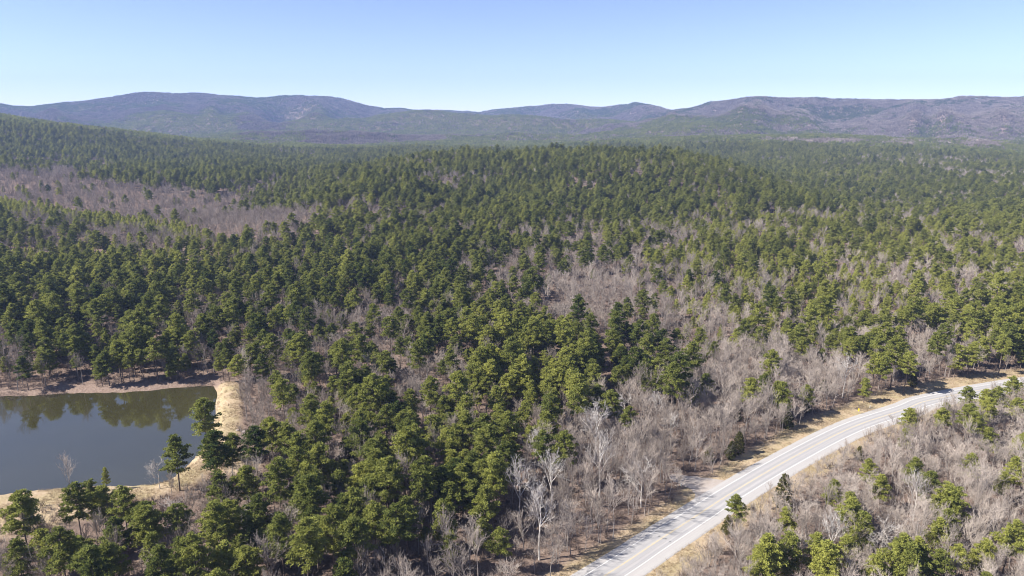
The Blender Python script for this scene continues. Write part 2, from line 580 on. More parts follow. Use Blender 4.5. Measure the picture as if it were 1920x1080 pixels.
m, nt, n, l, out = mat("tar_patch")
d = n.new("ShaderNodeBsdfPrincipled")
tc = n.new("ShaderNodeTexCoord").outputs["Object"]
l.new(ramp(n, l, noise_node(n, l, 3, 4, tc), [(0.3, (0.07, 0.07, 0.07)), (0.7, (0.2, 0.2, 0.2))]), d.inputs["Base Color"])
d.inputs["Roughness"].default_value = 0.7
l.new(d.outputs[0], out.inputs[0])
M_tar = m
for u, v, rx, ry in ((1236, 1005.5, 0.5, 0.35), (1247, 1010, 0.75, 0.3), (1256, 1015, 0.35, 0.3), (1232, 997, 0.9, 0.2), (1300, 972, 0.8, 0.2)):
    px, py = at(u, v, ZR)
    pts = []
    for k in range(11):
        a = k / 11 * math.tau
        q = 0.7 + 0.5 * random.random()
        pts.append((px + rx * q * math.cos(a), py + ry * q * math.sin(a), ZR + 0.006))
    link("tar_patch", mesh_of("tar_patch", pts, [list(range(11))], [M_tar]), road)

m, nt, n, l, out = mat("pale_gravel")
d = n.new("ShaderNodeBsdfDiffuse")
tc = n.new("ShaderNodeTexCoord").outputs["Object"]
c = mix(n, l, 0.5, ramp(n, l, noise_node(n, l, 2.5, 6, tc, 0.7), [(0.3, (0.24, 0.205, 0.185)), (0.7, (0.43, 0.385, 0.355))]),
        ramp(n, l, noise_node(n, l, 0.25, 4, tc), [(0.35, (0.27, 0.225, 0.19)), (0.65, (0.40, 0.365, 0.34))]))
l.new(c, d.inputs[0])
l.new(d.outputs[0], out.inputs[0])
M_gravel = m

def patch(name, poly, z, material, edge=0.05):
    line = catmull(list(poly) + [poly[0]], 5)[:-1]
    line = [(x + 0.5 * (random.random() - .5), y + 0.5 * (random.random() - .5)) for x, y in line]
    cx = sum(p[0] for p in line) / len(line); cy_ = sum(p[1] for p in line) / len(line)
    V = [(x, y, z) for x, y in line] + [(cx + (x - cx) * 1.04, cy_ + (y - cy_) * 1.04, z - edge - 0.05) for x, y in line]
    k = len(line)
    Fc = [list(range(k))] + [(i, i + k, (i + 1) % k + k, (i + 1) % k) for i in range(k)]
    me = mesh_of(name, V, Fc, [material])
    if me.polygons[0].normal.z < 0:
        me.flip_normals()
    o = link(name, me)
    o["kind"] = "structure"
    return o

patch("gravel_driveway", DRIVE, 1.55, M_gravel)

# ------------------------------------------------------------------ tree meshes
class Tri:
    def __init__(s):
        s.v, s.f, s.a = [], [], []

    def tri(s, a, b, c, vary=0.5):
        k = len(s.v)
        s.v += [tuple(a), tuple(b), tuple(c)]
        s.f.append((k, k + 1, k + 2))
        s.a.append(vary)

    def tube(s, p, q, r0, r1, vary=0.5, sides=4):
        p, q = np.array(p, float), np.array(q, float)
        d = q - p
        ln = np.linalg.norm(d)
        if ln < 1e-6:
            return
        d /= ln
        h = np.array((1.0, 0, 0)) if abs(d[0]) < 0.8 else np.array((0, 1.0, 0))
        u = np.cross(d, h); u /= np.linalg.norm(u)
        w = np.cross(d, u)
        k = len(s.v)
        for c, r in ((p, r0), (q, r1)):
            for i in range(sides):
                a = math.tau * i / sides
                s.v.append(tuple(c + (u * math.cos(a) + w * math.sin(a)) * r))
        for i in range(sides):
            j = (i + 1) % sides
            s.f.append((k + i, k + j, k + sides + j, k + sides + i))
            s.a.append(vary)

    def mesh(s, name, material):
        me = mesh_of(name, s.v, s.f, [material])
        at_ = me.attributes.new("vary", 'FLOAT', 'FACE')
        at_.data.foreach_set("value", np.array(s.a, np.float32))
        return me

def joined(name, parts):
    V, Fc, A, mi, mats = [], [], [], [], []
    for t, m in parts:
        k = len(V)
        V += t.v
        Fc += [tuple(i + k for i in f) for f in t.f]
        A += t.a
        mi += [len(mats)] * len(t.f)
        mats.append(m)
    me = mesh_of(name, V, Fc, mats, mi)
    at_ = me.attributes.new("vary", 'FLOAT', 'FACE')
    at_.data.foreach_set("value", np.array(A, np.float32))
    return me

def rnd_unit(rg):
    v = rg.normal(size=3)
    return v / np.linalg.norm(v)

def tuft(t, c, rad, n, rg, ln=0.56, wd=0.20, base=0.5, flat=0.7):
    """a rounded head of needle sprays: thin faces that radiate from the twig end"""
    for _ in range(n):
        d = rnd_unit(rg)
        if d[2] < -0.35:
            d[2] = -d[2] * 0.5
        d[2] *= flat
        k = 0.45 + 0.55 * rg.random() ** 0.6
        p = c + d * rad * k
        a = d + rnd_unit(rg) * 0.55
        a /= np.linalg.norm(a)
        s = np.cross(a, rnd_unit(rg))
        s /= (np.linalg.norm(s) + 1e-9)
        L, w_ = ln * (0.7 + 0.6 * rg.random()), wd * (0.7 + 0.6 * rg.random())
        t.tri(p - a * L * 0.5 - s * w_, p - a * L * 0.5 + s * w_, p + a * L * 0.6, np.clip(base + rg.normal() * 0.12, 0, 1))

def pine(seed, H=20.0, crown0=0.45, width=3.9, clumps=30, sides=50, lean=0.3, top=0.25):
    clumps = int(clumps * 1.25)
    rg = np.random.default_rng(seed)
    tr, cr = Tri(), Tri()
    # trunk with a slight sweep
    bx, by = rg.normal() * lean, rg.normal() * lean
    def axis(z):
        k = z / H
        return np.array((bx * k * k + 0.15 * math.sin(3 * k + seed), by * k * k, z))
    nz = 7
    for i in range(nz):
        z0, z1 = H * i / nz * 0.97, H * (i + 1) / nz * 0.97
        tr.tube(axis(z0), axis(z1), 0.27 * (1 - i / nz * 0.86), 0.27 * (1 - (i + 1) / nz * 0.86), sides=6)
    ga = rg.random() * 6
    for i in range(clumps):
        k = (i + 0.5) / clumps
        z = H * (crown0 + (1 - crown0) * k ** 0.9)
        prof = math.sin(math.pi * min(1, (0.22 + 0.78 * k)) ** 0.85) ** 0.75 if k < 0.97 else 0.2
        prof = max(prof, top * (1 - k))
        ga += 2.4 + rg.normal() * 0.45
        L = width * prof * (0.62 + 0.55 * rg.random())
        up = 0.10 + 0.55 * k + rg.normal() * 0.1
        d = np.array((math.cos(ga), math.sin(ga), up)); d /= np.linalg.norm(d)
        p0 = axis(z - 0.25 * L * 0.6)
        end = p0 + d * L
        if L > 0.8:
            tr.tube(p0, end, 0.07, 0.025, sides=3)
        b = 0.5 + rg.normal() * 0.16
        nsub = 1 if L < 1.3 else (2 if L < 2.8 else 3)
        for s_ in range(nsub):
            q = end - d * (s_ * 1.05) + rg.normal(size=3) * (0.35, 0.35, 0.22) * (1 if s_ else 0.5)
            rad = (1.05 + 0.4 * rg.random()) * (0.9 if s_ else 1.0) * (0.8 + 0.25 * (1 - k))
            tuft(cr, q, rad, sides, rg, base=b)
    tuft(cr, axis(H * 0.985), 0.8, sides, rg, base=0.6, flat=1.1)
    # a few dead stubs under the crown
    for i in range(5):
        z = H * (crown0 - 0.03 - 0.16 * rg.random())
        a = rg.random() * math.tau
        tr.tube(axis(z), axis(z) + np.array((math.cos(a), math.sin(a), 0.1)) * (0.6 + 0.9 * rg.random()), 0.045, 0.015, sides=3)
    return tr, cr

def young_pine(seed, H=11.5, width=2.7):
    rg = np.random.default_rng(seed)
    tr, cr = Tri(), Tri()
    tr.tube((0, 0, 0), (0, 0, H * 0.5), 0.14, 0.09, sides=5)
    tr.tube((0, 0, H * 0.5), (0.05, 0, H * 0.98), 0.09, 0.02, sides=4)
    ga = rg.random() * 6
    n = 30
    for i in range(n):
        k = (i + 0.5) / n
        z = H * (0.18 + 0.80 * k)
        ga += 2.4 + rg.normal() * 0.4
        L = width * (1 - k) ** 0.75 * (0.75 + 0.4 * rg.random()) + 0.2
        d = np.array((math.cos(ga), math.sin(ga), 0.45)); d /= np.linalg.norm(d)
        end = np.array((0, 0, z)) + d * L
        tr.tube((0, 0, z), end, 0.04, 0.015, sides=3)
        b = 0.55 + rg.normal() * 0.13
        tuft(cr, end, 0.85, 30, rg, base=b)
        if L > 1.2:
            tuft(cr, end - d * 1.0, 0.8, 24, rg, base=b)
    tuft(cr, np.array((0, 0, H * 0.99)), 0.5, 20, rg, base=0.7, flat=1.4)
    return tr, cr

def cedar(seed, H=8.0, width=2.3):
    rg = np.random.default_rng(seed)
    tr, cr = Tri(), Tri()
    tr.tube((0, 0, 0), (0, 0, H * 0.9), 0.16, 0.03, sides=5)
    n = 66
    ga = 0.0
    for i in range(n):
        k = (i + 0.5) / n
        z = H * (0.05 + 0.93 * k)
        ga += 2.4 + rg.normal() * 0.3
        L = width * (1 - k) ** 0.62 * min(1, 0.55 + 2 * k) * (0.8 + 0.35 * rg.random())
        c = np.array((math.cos(ga) * L, math.sin(ga) * L, z))
        tuft(cr, c, 0.62, 26, rg, ln=0.42, wd=0.2, base=0.5 + rg.normal() * 0.16, flat=1.0)
        if L > 0.9 and i % 2:
            tuft(cr, c * (0.5, 0.5, 1), 0.7, 14, rg, ln=0.42, wd=0.2, base=0.4, flat=1.0)
            tr.tube((0, 0, z - 0.2), c, 0.03, 0.01, sides=3)
    return tr, cr

def bare(seed, H=15.0, spread=0.62, fork=0.35, n1=9, n2=5, n3=5, n4=5, thick=0.2, tw=0.026, up=0.35):
    """leafless broadleaf: trunk and limbs are tubes, twigs are slivers"""
    rg = np.random.default_rng(seed)
    tr, cr = Tri(), Tri()
    def grow(p, d, L, r, lev):
        nseg = (5, 3, 2, 2, 1)[lev]
        pts = [p]
        dd = d
        for i in range(nseg):
            dd = dd + rnd_unit(rg) * (0.10, 0.20, 0.26, 0.3, 0.2)[lev] + np.array((0, 0, up * 0.25 if lev else 0.0))
            dd /= np.linalg.norm(dd)
            pts.append(pts[-1] + dd * L / nseg)
        T = tr if lev <= 1 else cr
        va = 0.5 + rg.normal() * 0.10
        for i in range(nseg):
            r0, r1 = r * (1 - 0.8 * i / nseg), r * (1 - 0.8 * (i + 1) / nseg)
            if lev <= 1:
                T.tube(pts[i], pts[i + 1], r0, r1, va, 5 if lev == 0 else 4)
            elif lev == 2:
                T.tube(pts[i], pts[i + 1], max(r0, tw * 1.2), max(r1, tw), va, 3)
            else:
                s = np.cross(pts[i + 1] - pts[i], rnd_unit(rg)); s /= (np.linalg.norm(s) + 1e-9)
                w_ = tw * (1.0 if lev == 3 else 0.85)
                T.tri(pts[i] - s * w_, pts[i] + s * w_, pts[i + 1], np.clip(va, 0, 1))
        if lev >= 4:
            return
        m = (n1, n2, n3, n4)[lev]
        lo = (fork, 0.25, 0.2, 0.15)[lev]
        for i in range(m):
            k = lo + (1 - lo) * (i + 0.3 + 0.6 * rg.random()) / m
            k = min(k, 0.999)
            f = k * nseg
            j = min(int(f), nseg - 1)
            q = pts[j] + (pts[j + 1] - pts[j]) * (f - j)
            ax = (pts[j + 1] - pts[j]); ax /= np.linalg.norm(ax)
            side = np.cross(ax, rnd_unit(rg)); side /= (np.linalg.norm(side) + 1e-9)
            ang = spread * (0.75 + 0.5 * rg.random())
            nd = ax * math.cos(ang) + side * math.sin(ang) + np.array((0, 0, up * (0.6 if lev == 0 else 0.4)))
            nd /= np.linalg.norm(nd)
            Lc = (0.44 * (1.25 - 0.75 * k), 0.52, 0.50, 0.5)[lev] * L * (0.75 + 0.5 * rg.random())
            grow(q, nd, Lc, r * (0.42, 0.45, 0.5, 0.5)[lev], lev + 1)
    grow(np.array((0.0, 0, 0)), np.array((0.03 * rg.normal(), 0.03 * rg.normal(), 1.0)), H * 0.86, thick, 0)
    return tr, cr

def bush(seed, H=2.4, n=16):
    rg = np.random.default_rng(seed)
    cr = Tri()
    for i in range(n):
        a = rg.random() * math.tau
        p = np.array((rg.normal() * 0.4, rg.normal() * 0.4, 0))
        d = np.array((math.cos(a) * 0.55, math.sin(a) * 0.55, 1.0)); d /= np.linalg.norm(d)
        L = H * (0.6 + 0.5 * rg.random())
        q = p + d * L * 0.55
        s = np.cross(d, rnd_unit(rg)); s /= np.linalg.norm(s)
        cr.tri(p - s * 0.045, p + s * 0.045, q, 0.4)
        for j in range(6):
            e = d + rnd_unit(rg) * 0.65; e /= np.linalg.norm(e)
            st = p + d * L * (0.2 + 0.35 * rg.random())
            en = st + e * L * (0.35 + 0.3 * rg.random())
            s = np.cross(e, rnd_unit(rg)); s /= np.linalg.norm(s)
            cr.tri(st - s * 0.032, st + s * 0.032, en, np.clip(0.5 + rg.normal() * 0.2, 0, 1))
    return cr

def far_clump(seed, kind):
    """a stand of a dozen trees as seen from kilometres away"""
    rg = np.random.default_rng(seed)
    t = Tri()
    for k in range(15):
        c = np.array((rg.uniform(-17, 17), rg.uniform(-17, 17), 0))
        h = rg.uniform(11, 18)
        va = np.clip(0.5 + rg.normal() * 0.2, 0, 1)
        for i in range(46 if kind == 'pine' else 72):
            d = rnd_unit(rg)
            if kind == 'pine':
                p = c + d * (2.9, 2.9, 4.2) * (0.5 + 0.5 * rg.random()) + np.array((0, 0, h - 4.5))
                a = rnd_unit(rg); s = np.cross(a, rnd_unit(rg)); s /= np.linalg.norm(s)
                t.tri(p - s * 0.6, p + s * 0.6, p + a * 1.7, va)
            else:
                d[2] = abs(d[2]) + 0.5
                d /= np.linalg.norm(d)
                b0 = c + np.array((0, 0, h * rg.uniform(0.15, 0.6)))
                e = b0 + d * h * rg.uniform(0.25, 0.45)
                s = np.cross(d, rnd_unit(rg)); s /= np.linalg.norm(s)
                t.tri(b0 - s * 0.42, b0 + s * 0.42, e, va)
    return t

PINES = [pine(1, 20, .48, 3.9), pine(2, 22, .5, 4.4, 34), pine(3, 18, .38, 4.0, 32), pine(4, 21, .58, 3.6, 24),
         pine(5, 19, .42, 4.6, 34), pine(6, 16, .30, 3.5, 32), pine(7, 23, .52, 4.2, 32, lean=.6)]
YOUNG = [young_pine(11, 11.5, 3.3), young_pine(12, 10, 2.9), young_pine(13, 13, 3.5)]
CEDARS = [cedar(21), cedar(22, 9.5, 2.6), cedar(23, 6.5, 2.2)]
BARES = [bare(31), bare(32, 17, .55, .42), bare(33, 13, .75, .28, up=.25), bare(34, 11, .6, .22, 10, 5, 5, 4, .13, up=.4),
         bare(35, 16, .5, .48, 8, 6, 5, 4, up=.45), bare(36, 14, .7, .3, 9, 5, 6, 4, up=.3), bare(37, 9, .6, .15, 10, 5, 4, 4, .09, up=.45)]
SYCS = [bare(41, 20, .72, .34, 10, 6, 5, 4, .33, .036, up=.28), bare(42, 21, .6, .45, 9, 6, 5, 4, .30, .036, up=.4), bare(43, 17, .8, .3, 9, 6, 5, 4, .28, .036, up=.22)]

# ------------------------------------------------------------------ what grows where
COLS = np.arange(0, 1921, 120)
ROWS = np.array([215, 250, 290, 330, 370, 400, 430, 460, 500, 550, 600, 650, 700, 750, 800, 850, 900, 950, 1000, 1050, 1120])
PINE_SHARE = np.array([[int(c) for c in row] for row in (
    "88777688888888888", "88777688888888888", "88888788988887867", "11688886887887756", "10027877988898778", "73113776878788888",
    "77652777685688776", "88887787745898877", "67778876544788534", "77668876745676543", "56557767844666434", "25556645986455458",
    "02336653897333636", "00012774785322437", "00033777662121033", "00066887641100112", "00156887410001222", "34526875200013331",
    "66756765210023232", "35767632200134432", "35767632200134432")]) / 9.0

def pine_share(u, v):
    fu = np.clip(u / 120, 0, 15.999); fv = np.clip(np.interp(v, ROWS, np.arange(len(ROWS))), 0, len(ROWS) - 1.001)
    i, j = fv.astype(int), fu.astype(int)
    a, b = fv - i, fu - j
    P = PINE_SHARE
    return (P[i, j] * (1 - b) + P[i, j + 1] * b) * (1 - a) + (P[i + 1, j] * (1 - b) + P[i + 1, j + 1] * b) * a

YOUNG_SPOTS = [(1560, 440, 330, 60), (1400, 500, 240, 80), (1650, 520, 300, 80), (250, 465, 330, 30), (180, 405, 200, 14), (1850, 470, 150, 40), (1350, 580, 130, 60), (1500, 560, 200, 60)]

def young_share(u, v):
    s = np.zeros(np.shape(u))
    for cu, cv, ru, rv in YOUNG_SPOTS:
        s = np.maximum(s, 1 - smooth(0.7, 1.15, np.hypot((u - cu) / ru, (v - cv) / rv)))
    return s

# hand-read pine crowns of the nearer wood: (u, v, size)
HERO_PINES = [(40, 973, 1.05), (167, 908, .75), (190, 940, .9), (230, 950, .95), (143, 960, .9), (273, 970, 1), (213, 1000, .95), (287, 1015, 1), (117, 1050, 1), (213, 1057, 1),
    (333, 1027, 1), (400, 1007, 1), (417, 1043, .95), (467, 1053, .9), (328, 846, 1.05), (383, 795, 1.1), (430, 837, .95), (400, 855, .8), (477, 843, .95), (507, 810, 1),
    (540, 822, 1), (520, 920, 1.05), (463, 907, .95), (413, 917, 1), (520, 980, 1), (583, 947, 1.1), (600, 867, 1.1), (617, 803, 1), (580, 787, 1), (533, 750, .95),
    (573, 1040, 1.05), (620, 1007, 1), (527, 1022, .9), (667, 763, 1), (713, 753, .95), (723, 797, 1), (763, 765, .95), (807, 750, 1), (680, 833, 1), (763, 830, 1), (813, 807, 1), (830, 842, 1),
    (870, 767, 1.05), (843, 785, .85), (933, 753, 1), (953, 807, 1.1), (907, 850, 1), (1023, 797, 1.05), (1017, 847, 1), (1033, 750, 1.05), (1083, 740, 1.05), (797, 877, 1.05), (830, 900, .95),
    (867, 900, 1), (790, 927, 1), (727, 917, 1.05), (833, 953, 1.05), (910, 937, .95), (760, 962, 1), (667, 960, 1.05), (660, 1020, 1), (937, 1017, .7), (1147, 767, .9), (1177, 790, .8), (947, 870, .9),
    (640, 905, 1), (700, 868, 1), (560, 880, 1), (640, 960, 1), (480, 960, .95), (745, 1000, .95), (700, 985, 1), (330, 985, .9), (75, 1010, .9), (30, 1040, .9), (370, 1065, .95), (640, 1065, .95), (300, 1070, 1),
    (1383, 960, .75), (1477, 975, .75), (1440, 1052, 1), (1475, 1035, 1), (1553, 1063, .95), (1593, 950, .9), (1617, 995, .95), (1600, 975, .95), (1747, 918, 1), (1790, 948, 1.05), (1770, 940, 1), (1750, 1012, .85),
    (1890, 1023, .95), (1680, 1050, 1), (1700, 1070, .95), (1710, 890, .8), (1653, 920, .75), (1860, 825, .85), (1810, 790, .95), (1773, 763, .9), (1817, 752, .9), (1850, 745, .85), (1897, 735, .9), (1703, 783, .9), (1697, 822, .7),
    (1880, 905, .75), (1630, 890, .7), (1403, 730, .9), (1513, 737, .7), (1677, 668, 1.1), (1640, 685, .9), (1660, 690, .9), (1700, 690, .85), (1797, 655, 1), (1843, 640, 1), (1897, 630, 1), (1820, 660, .9), (1624, 716, .68), (1447, 690, .95), (1880, 655, .95), (1590, 660, .8),
    (68, 600, 1.20), (107, 587, 1.14), (213, 573, 1.14), (260, 617, 1.14), (283, 637, 1.08), (143, 627, 1.03), (333, 623, 1.14), (353, 637, 1.03), (383, 610, 1.14), (407, 607, 1.08), (433, 603, 1.14), (510, 647, 1.08), (547, 657, 1.03),
    (230, 640, 0.97), (303, 573, 1.14), (20, 610, 1.03), (185, 600, 1.14), (583, 693, 1.03), (490, 690, 0.97), (315, 610, 1.03), (165, 640, 0.91), (45, 640, 0.91),
    (1640, 1070, .9), (1715, 1050, .85), (1530, 1045, .9), (1425, 1068, .9), (1780, 985, .85), (1832, 805, .9), (1848, 772, .95), (1905, 762, .9), (1872, 748, .95), (1765, 792, .8), (1912, 842, .85), (1905, 892, .8),
    (1590, 1040, .8), (1840, 1040, .8), (1560, 930, .7), (1820, 880, .75)]
HERO_CEDARS = [(1470, 927, 1.2), (1477, 783, 1.15), (1515, 760, .8), (1383, 775, .8), (1330, 850, .8), (1385, 835, .95), (1370, 845, .9), (1545, 722, .9), (1712, 712, .9), (1365, 985, .8), (1612, 850, .7), (1745, 640, .7),
    (1405, 730, .9), (1000, 700, .8), (1230, 700, 1), (640, 650, .9)]
HERO_SYCS = [(1117, 800, 1.15, 0), (1125, 868, 1.1, 1), (973, 918, 1.0, 1), (1012, 975, 1.05, 1), (1035, 890, .95, 0), (1205, 890, .95, 2), (1003, 850, .8, 1), (1170, 760, .8, 2), (1230, 770, .75, 1), (1585, 700, .95, 0),
    (450, 985, .8, 2), (320, 960, .75, 2), (1720, 930, .75, 1), (1655, 1000, .8, 2), (1560, 1010, .8, 1), (1260, 800, .7, 0), (295, 880, .62, 2)]

CLS_NONE, PINE, YNG, BARE = -1, 0, 1, 2
pts_x, pts_y, pts_c, pts_t, pts_s = [], [], [], [], []

def blocked(x, y, pad=0.0):
    side = seg_side(x, y, ROAD_COARSE)
    bad = (side > -(np.interp(y, [150, 205, 235, 300], [13.5, 12.5, 11.0, 12.5]) + pad)) & (side < verge_width(y) - 0.5 + pad)
    dp = poly_sd(x, y, POND)
    nearbank = y < at(0, 850)[1]
    bad |= dp < np.where(nearbank, 11.0, 3.0)
    bad |= seg_dist(x, y, DAM) < 6.5
    bad |= poly_sd(x, y, DRIVE) < 2.5 + pad
    bad |= seg_dist(x, y, TRAIL) < 3.2
    bad |= seg_dist(x, y, GULLY) < 2.0
    for (u, v, rad) in ((437, 868, 8), (40, 955, 9), (556, 432, 6)):
        p = at(u, v)
        bad |= np.hypot(x - p[0], y - p[1]) < rad
    return bad

heroes = []          # (x, y, kind, size, proto)
for u, v, s in HERO_PINES:
    if u > 1290 and v > 810:                      # the younger, lower wood past the highway
        q = s * 0.95
        x, y = at(u, v, 1.5 + 10.5 * q)
        heroes.append([x, y, 'pine', q, random.choice((2, 5)), u, v])
        continue
    if u > 1690 and v > 715:
        s *= 0.8
    x, y = at(u, v, 1.5 + 14.0 * s)
    heroes.append([x, y, 'pine', s, random.randrange(len(PINES)), u, v])
for u, v, s in HERO_CEDARS:
    x, y = at(u, v, 1.5 + 3.8 * s)
    heroes.append([x, y, 'cedar', s, random.randrange(3), u, v])
for u, v, s, k in HERO_SYCS:
    x, y = at(u, v, 1.5 + 12.0 * s)
    heroes.append([x, y, 'sycamore', s, k, u, v])
x, y = at(197, 893, 1.5 + 5.0)
heroes.append([x, y, 'pine', .8, len(PINES) + 1, 197, 893])       # the slender young one on the pond's bank
HX = np.array([h[0] for h in heroes]); HY = np.array([h[1] for h in heroes])

def scatter(r0, r1, step):
    xs = np.arange(-r1 * 0.78, r1 * 0.78, step)
    ys = np.arange(60, r1, step)
    X, Y = np.meshgrid(xs, ys)
    X = X + rng.uniform(-.46, .46, X.shape) * step
    Y = Y + rng.uniform(-.46, .46, X.shape) * step
    X, Y = X.ravel(), Y.ravel()
    r = np.hypot(X, Y)
    b = np.abs(np.arctan2(X, Y))
    m = (r >= r0) & (r < r1) & (b < np.where(r < 400, R(60), R(42)))
    return X[m], Y[m]

X, Y = [], []
for a, b, s in ((105, 420, 4.9), (420, 900, 5.6), (900, 2300, 6.6)):
    x, y = scatter(a, b, s)
    X.append(x); Y.append(y)
x, y = scatter(130, 460, 4.4)
sd_ = seg_side(x, y, ROAD_COARSE)
m1 = ((sd_ < -11.0) & (x > 0)) | ((sd_ > 10) & (sd_ < 75) & (x > 5) & (rng.random(len(x)) < 0.62))
n_extra = int(m1.sum())
X.append(x[m1]); Y.append(y[m1])
X, Y = np.concatenate(X), np.concatenate(Y)
extra = np.zeros(len(X), bool); extra[-n_extra:] = True
rr = np.hypot(X, Y)
dam_px = [(424, 728), (422, 752), (420, 785), (409, 815), (392, 848), (368, 876), (335, 904)]
nr = rr < 1100
keepm = np.ones(len(X), bool)
keepm[nr] = ~blocked(X[nr], Y[nr])
u_, v_, _z = project(X, Y, 13.0)
keepm &= ~((rr < 420) & (seg_dist(u_, v_, dam_px) < 30))
keepm &= ~((u_ > -200) & (u_ < 130) & (v_ > 880) & (v_ < 985)) & ~((u_ >= 130) & (u_ < 310) & (v_ > 870) & (v_ < 950))
X, Y, rr, extra = X[keepm], Y[keepm], rr[keepm], extra[keepm]
Z = ground_height(X, Y)
U, V, ZC = project(X, Y, Z + 11)
share = pine_share(U, V)
patchy = 0.6 * fbm(X / 34, Y / 34, 51, 3) + 0.75 * fbm(X / 90, Y / 90, 52, 2)
share = np.clip(share + patchy * 0.9 * np.clip(4 * share * (1 - share) + 0.05, 0, 1), 0, 1) ** np.where(rr > 420, 1.8, 1.5)
# bands on the left slope: bare wood, a strip of planted pine, a thin bare streak
def band(u, v, line, half):
    lu, lv = zip(*line)
    return (u < lu[-1]) & (np.abs(v - np.interp(u, lu, lv) + 9.0 * fbm(u / 45, v / 30, 95, 3)) < half * np.clip((lu[-1] - u) / 120, 0.25, 1))
in_bare = band(U, V, [(-300, 325), (0, 337), (150, 351), (300, 376), (400, 398), (455, 412)], 22) | band(U, V, [(-300, 400), (0, 408), (90, 414), (200, 434), (330, 451), (430, 462)], 7.5)
in_pine = band(U, V, [(-300, 368), (0, 381), (150, 396), (300, 419), (420, 441), (510, 456)], 9.5)
share = np.where(in_bare, 0.03, np.where(in_pine, 1.0, share))
mixed = smooth(800, 1050, U) * smooth(395, 450, V) * (rr > 300)
young_wood = smooth(1180, 1330, U) * smooth(395, 425, V) * (1 - smooth(600, 700, V))
share = share * (1 - 0.22 * mixed * (1 - young_wood))
share = np.clip(share + young_wood * (0.20 + 0.6 * fbm(X / 11, Y / 11, 97, 2)), 0, 1)
isp = (rng.random(len(X)) < share) & ~extra
isp |= (X > 60) & (rr < 420) & (seg_side(X, Y, ROAD_COARSE) < -16) & (rng.random(len(X)) < 0.075)
# nearer than the hand-read crowns reach, only fill the gaps
nearzone = (V > 735) & (U > -60) & (U < 1980)
dh = np.full(len(X), 1e9)
nn = rr < 520
for hx, hy in zip(HX, HY):
    dh[nn] = np.minimum(dh[nn], np.hypot(X[nn] - hx, Y[nn] - hy))
isp &= ~(nearzone & (rng.random(len(X)) < np.where(U < 1000, 0.40, 0.65)))
isp &= ~((rr < 400) & (np.hypot(X - at(1300, 910)[0], Y - at(1300, 910)[1]) < 34))
drop = (dh < 2.6) | (isp & (dh < 5.0))
# pines need more room than the bare trees around them
thin = isp & ~in_pine & (rng.random(len(X)) > 0.2 * young_wood) & (rng.random(len(X)) < np.where(rr < 900, 0.32, 0.26))
thin |= (~isp) & (rng.random(len(X)) < 0.22)
# open, park-like ground behind the pond's far shore
xo, yo = at(180, 690)
openw = np.exp(-0.5 * (((X - xo) / 75) ** 2 + ((Y - yo) / 40) ** 2))
thin |= rng.random(len(X)) < openw * 0.12
yg = isp & ((rng.random(len(X)) < 0.85 * young_share(U, V)) | in_pine) & (rr > 330)
kind = np.where(yg, YNG, np.where(isp, PINE, BARE))
ok = ~(drop | thin)
X, Y, Z, U, V, ZC, kind, rr, extra = [a[ok] for a in (X, Y, Z, U, V, ZC, kind, rr, extra)]
right = smooth(1250, 1700, U) * smooth(380, 480, V)
tint = np.where(kind == BARE, 0.50 + 0.16 * right - 0.10 * smooth(900, 300, U) , 0.48 + 0.20 * right + 0.36 * (kind == YNG) + 0.10 * smooth(420, 700, rr) + 0.06 * smooth(900, 1900, rr) + 0.12 * fbm(X / 120, Y / 120, 61, 3))  # pines lighten with distance: some far haze is put into their tint
tint += (kind != BARE) * 0.2 * np.maximum(1 - smooth(.7, 1.2, np.hypot((U - 980) / 130, (V - 670) / 100)), 0)
tint = np.clip(tint + rng.normal(size=len(X)) * 0.14, 0, 1)
scale = np.where(kind == BARE, rng.uniform(.62, 1.08, len(X)), np.clip(rng.normal(.86, .17, len(X)), .42, 1.22))
past = (seg_side(X, Y, ROAD_COARSE) < 0) & (rr < 600) & (X > 0)
scale = np.where((kind == BARE) & past, scale * rng.uniform(.6, 1.0, len(X)), np.where((kind == BARE) & (right > 0.5), scale * 0.86, scale))
scale = np.where((kind != BARE) & past, scale * 0.7, scale)
edge = -seg_side(X, Y, ROAD_COARSE)
scale = np.where((rr < 600) & (edge > 0) & (edge < 24), scale * (0.55 + 0.45 * smooth(10, 24, edge)), scale)
rotz = rng.uniform(0, math.tau, len(X))
proto = np.where(kind == PINE, rng.integers(0, len(PINES), len(X)), np.where(kind == YNG, rng.integers(0, len(YOUNG), len(X)), rng.integers(0, len(BARES), len(X))))

# ------------------------------------------------------------------ the individual trees: the 290 nearest of a kind in the frame
inframe = (U > -40) & (U < 1960) & (V < 1125)
def nearest(mask, count):
    idx = np.nonzero(mask & inframe)[0]
    return idx[np.argsort(ZC[idx])][:count]
n_hero_pine = sum(1 for h in heroes if h[2] == 'pine')
ind_pine = nearest((kind == PINE) | (kind == YNG), 292 - n_hero_pine)
ind_bare = nearest(kind == BARE, 292)

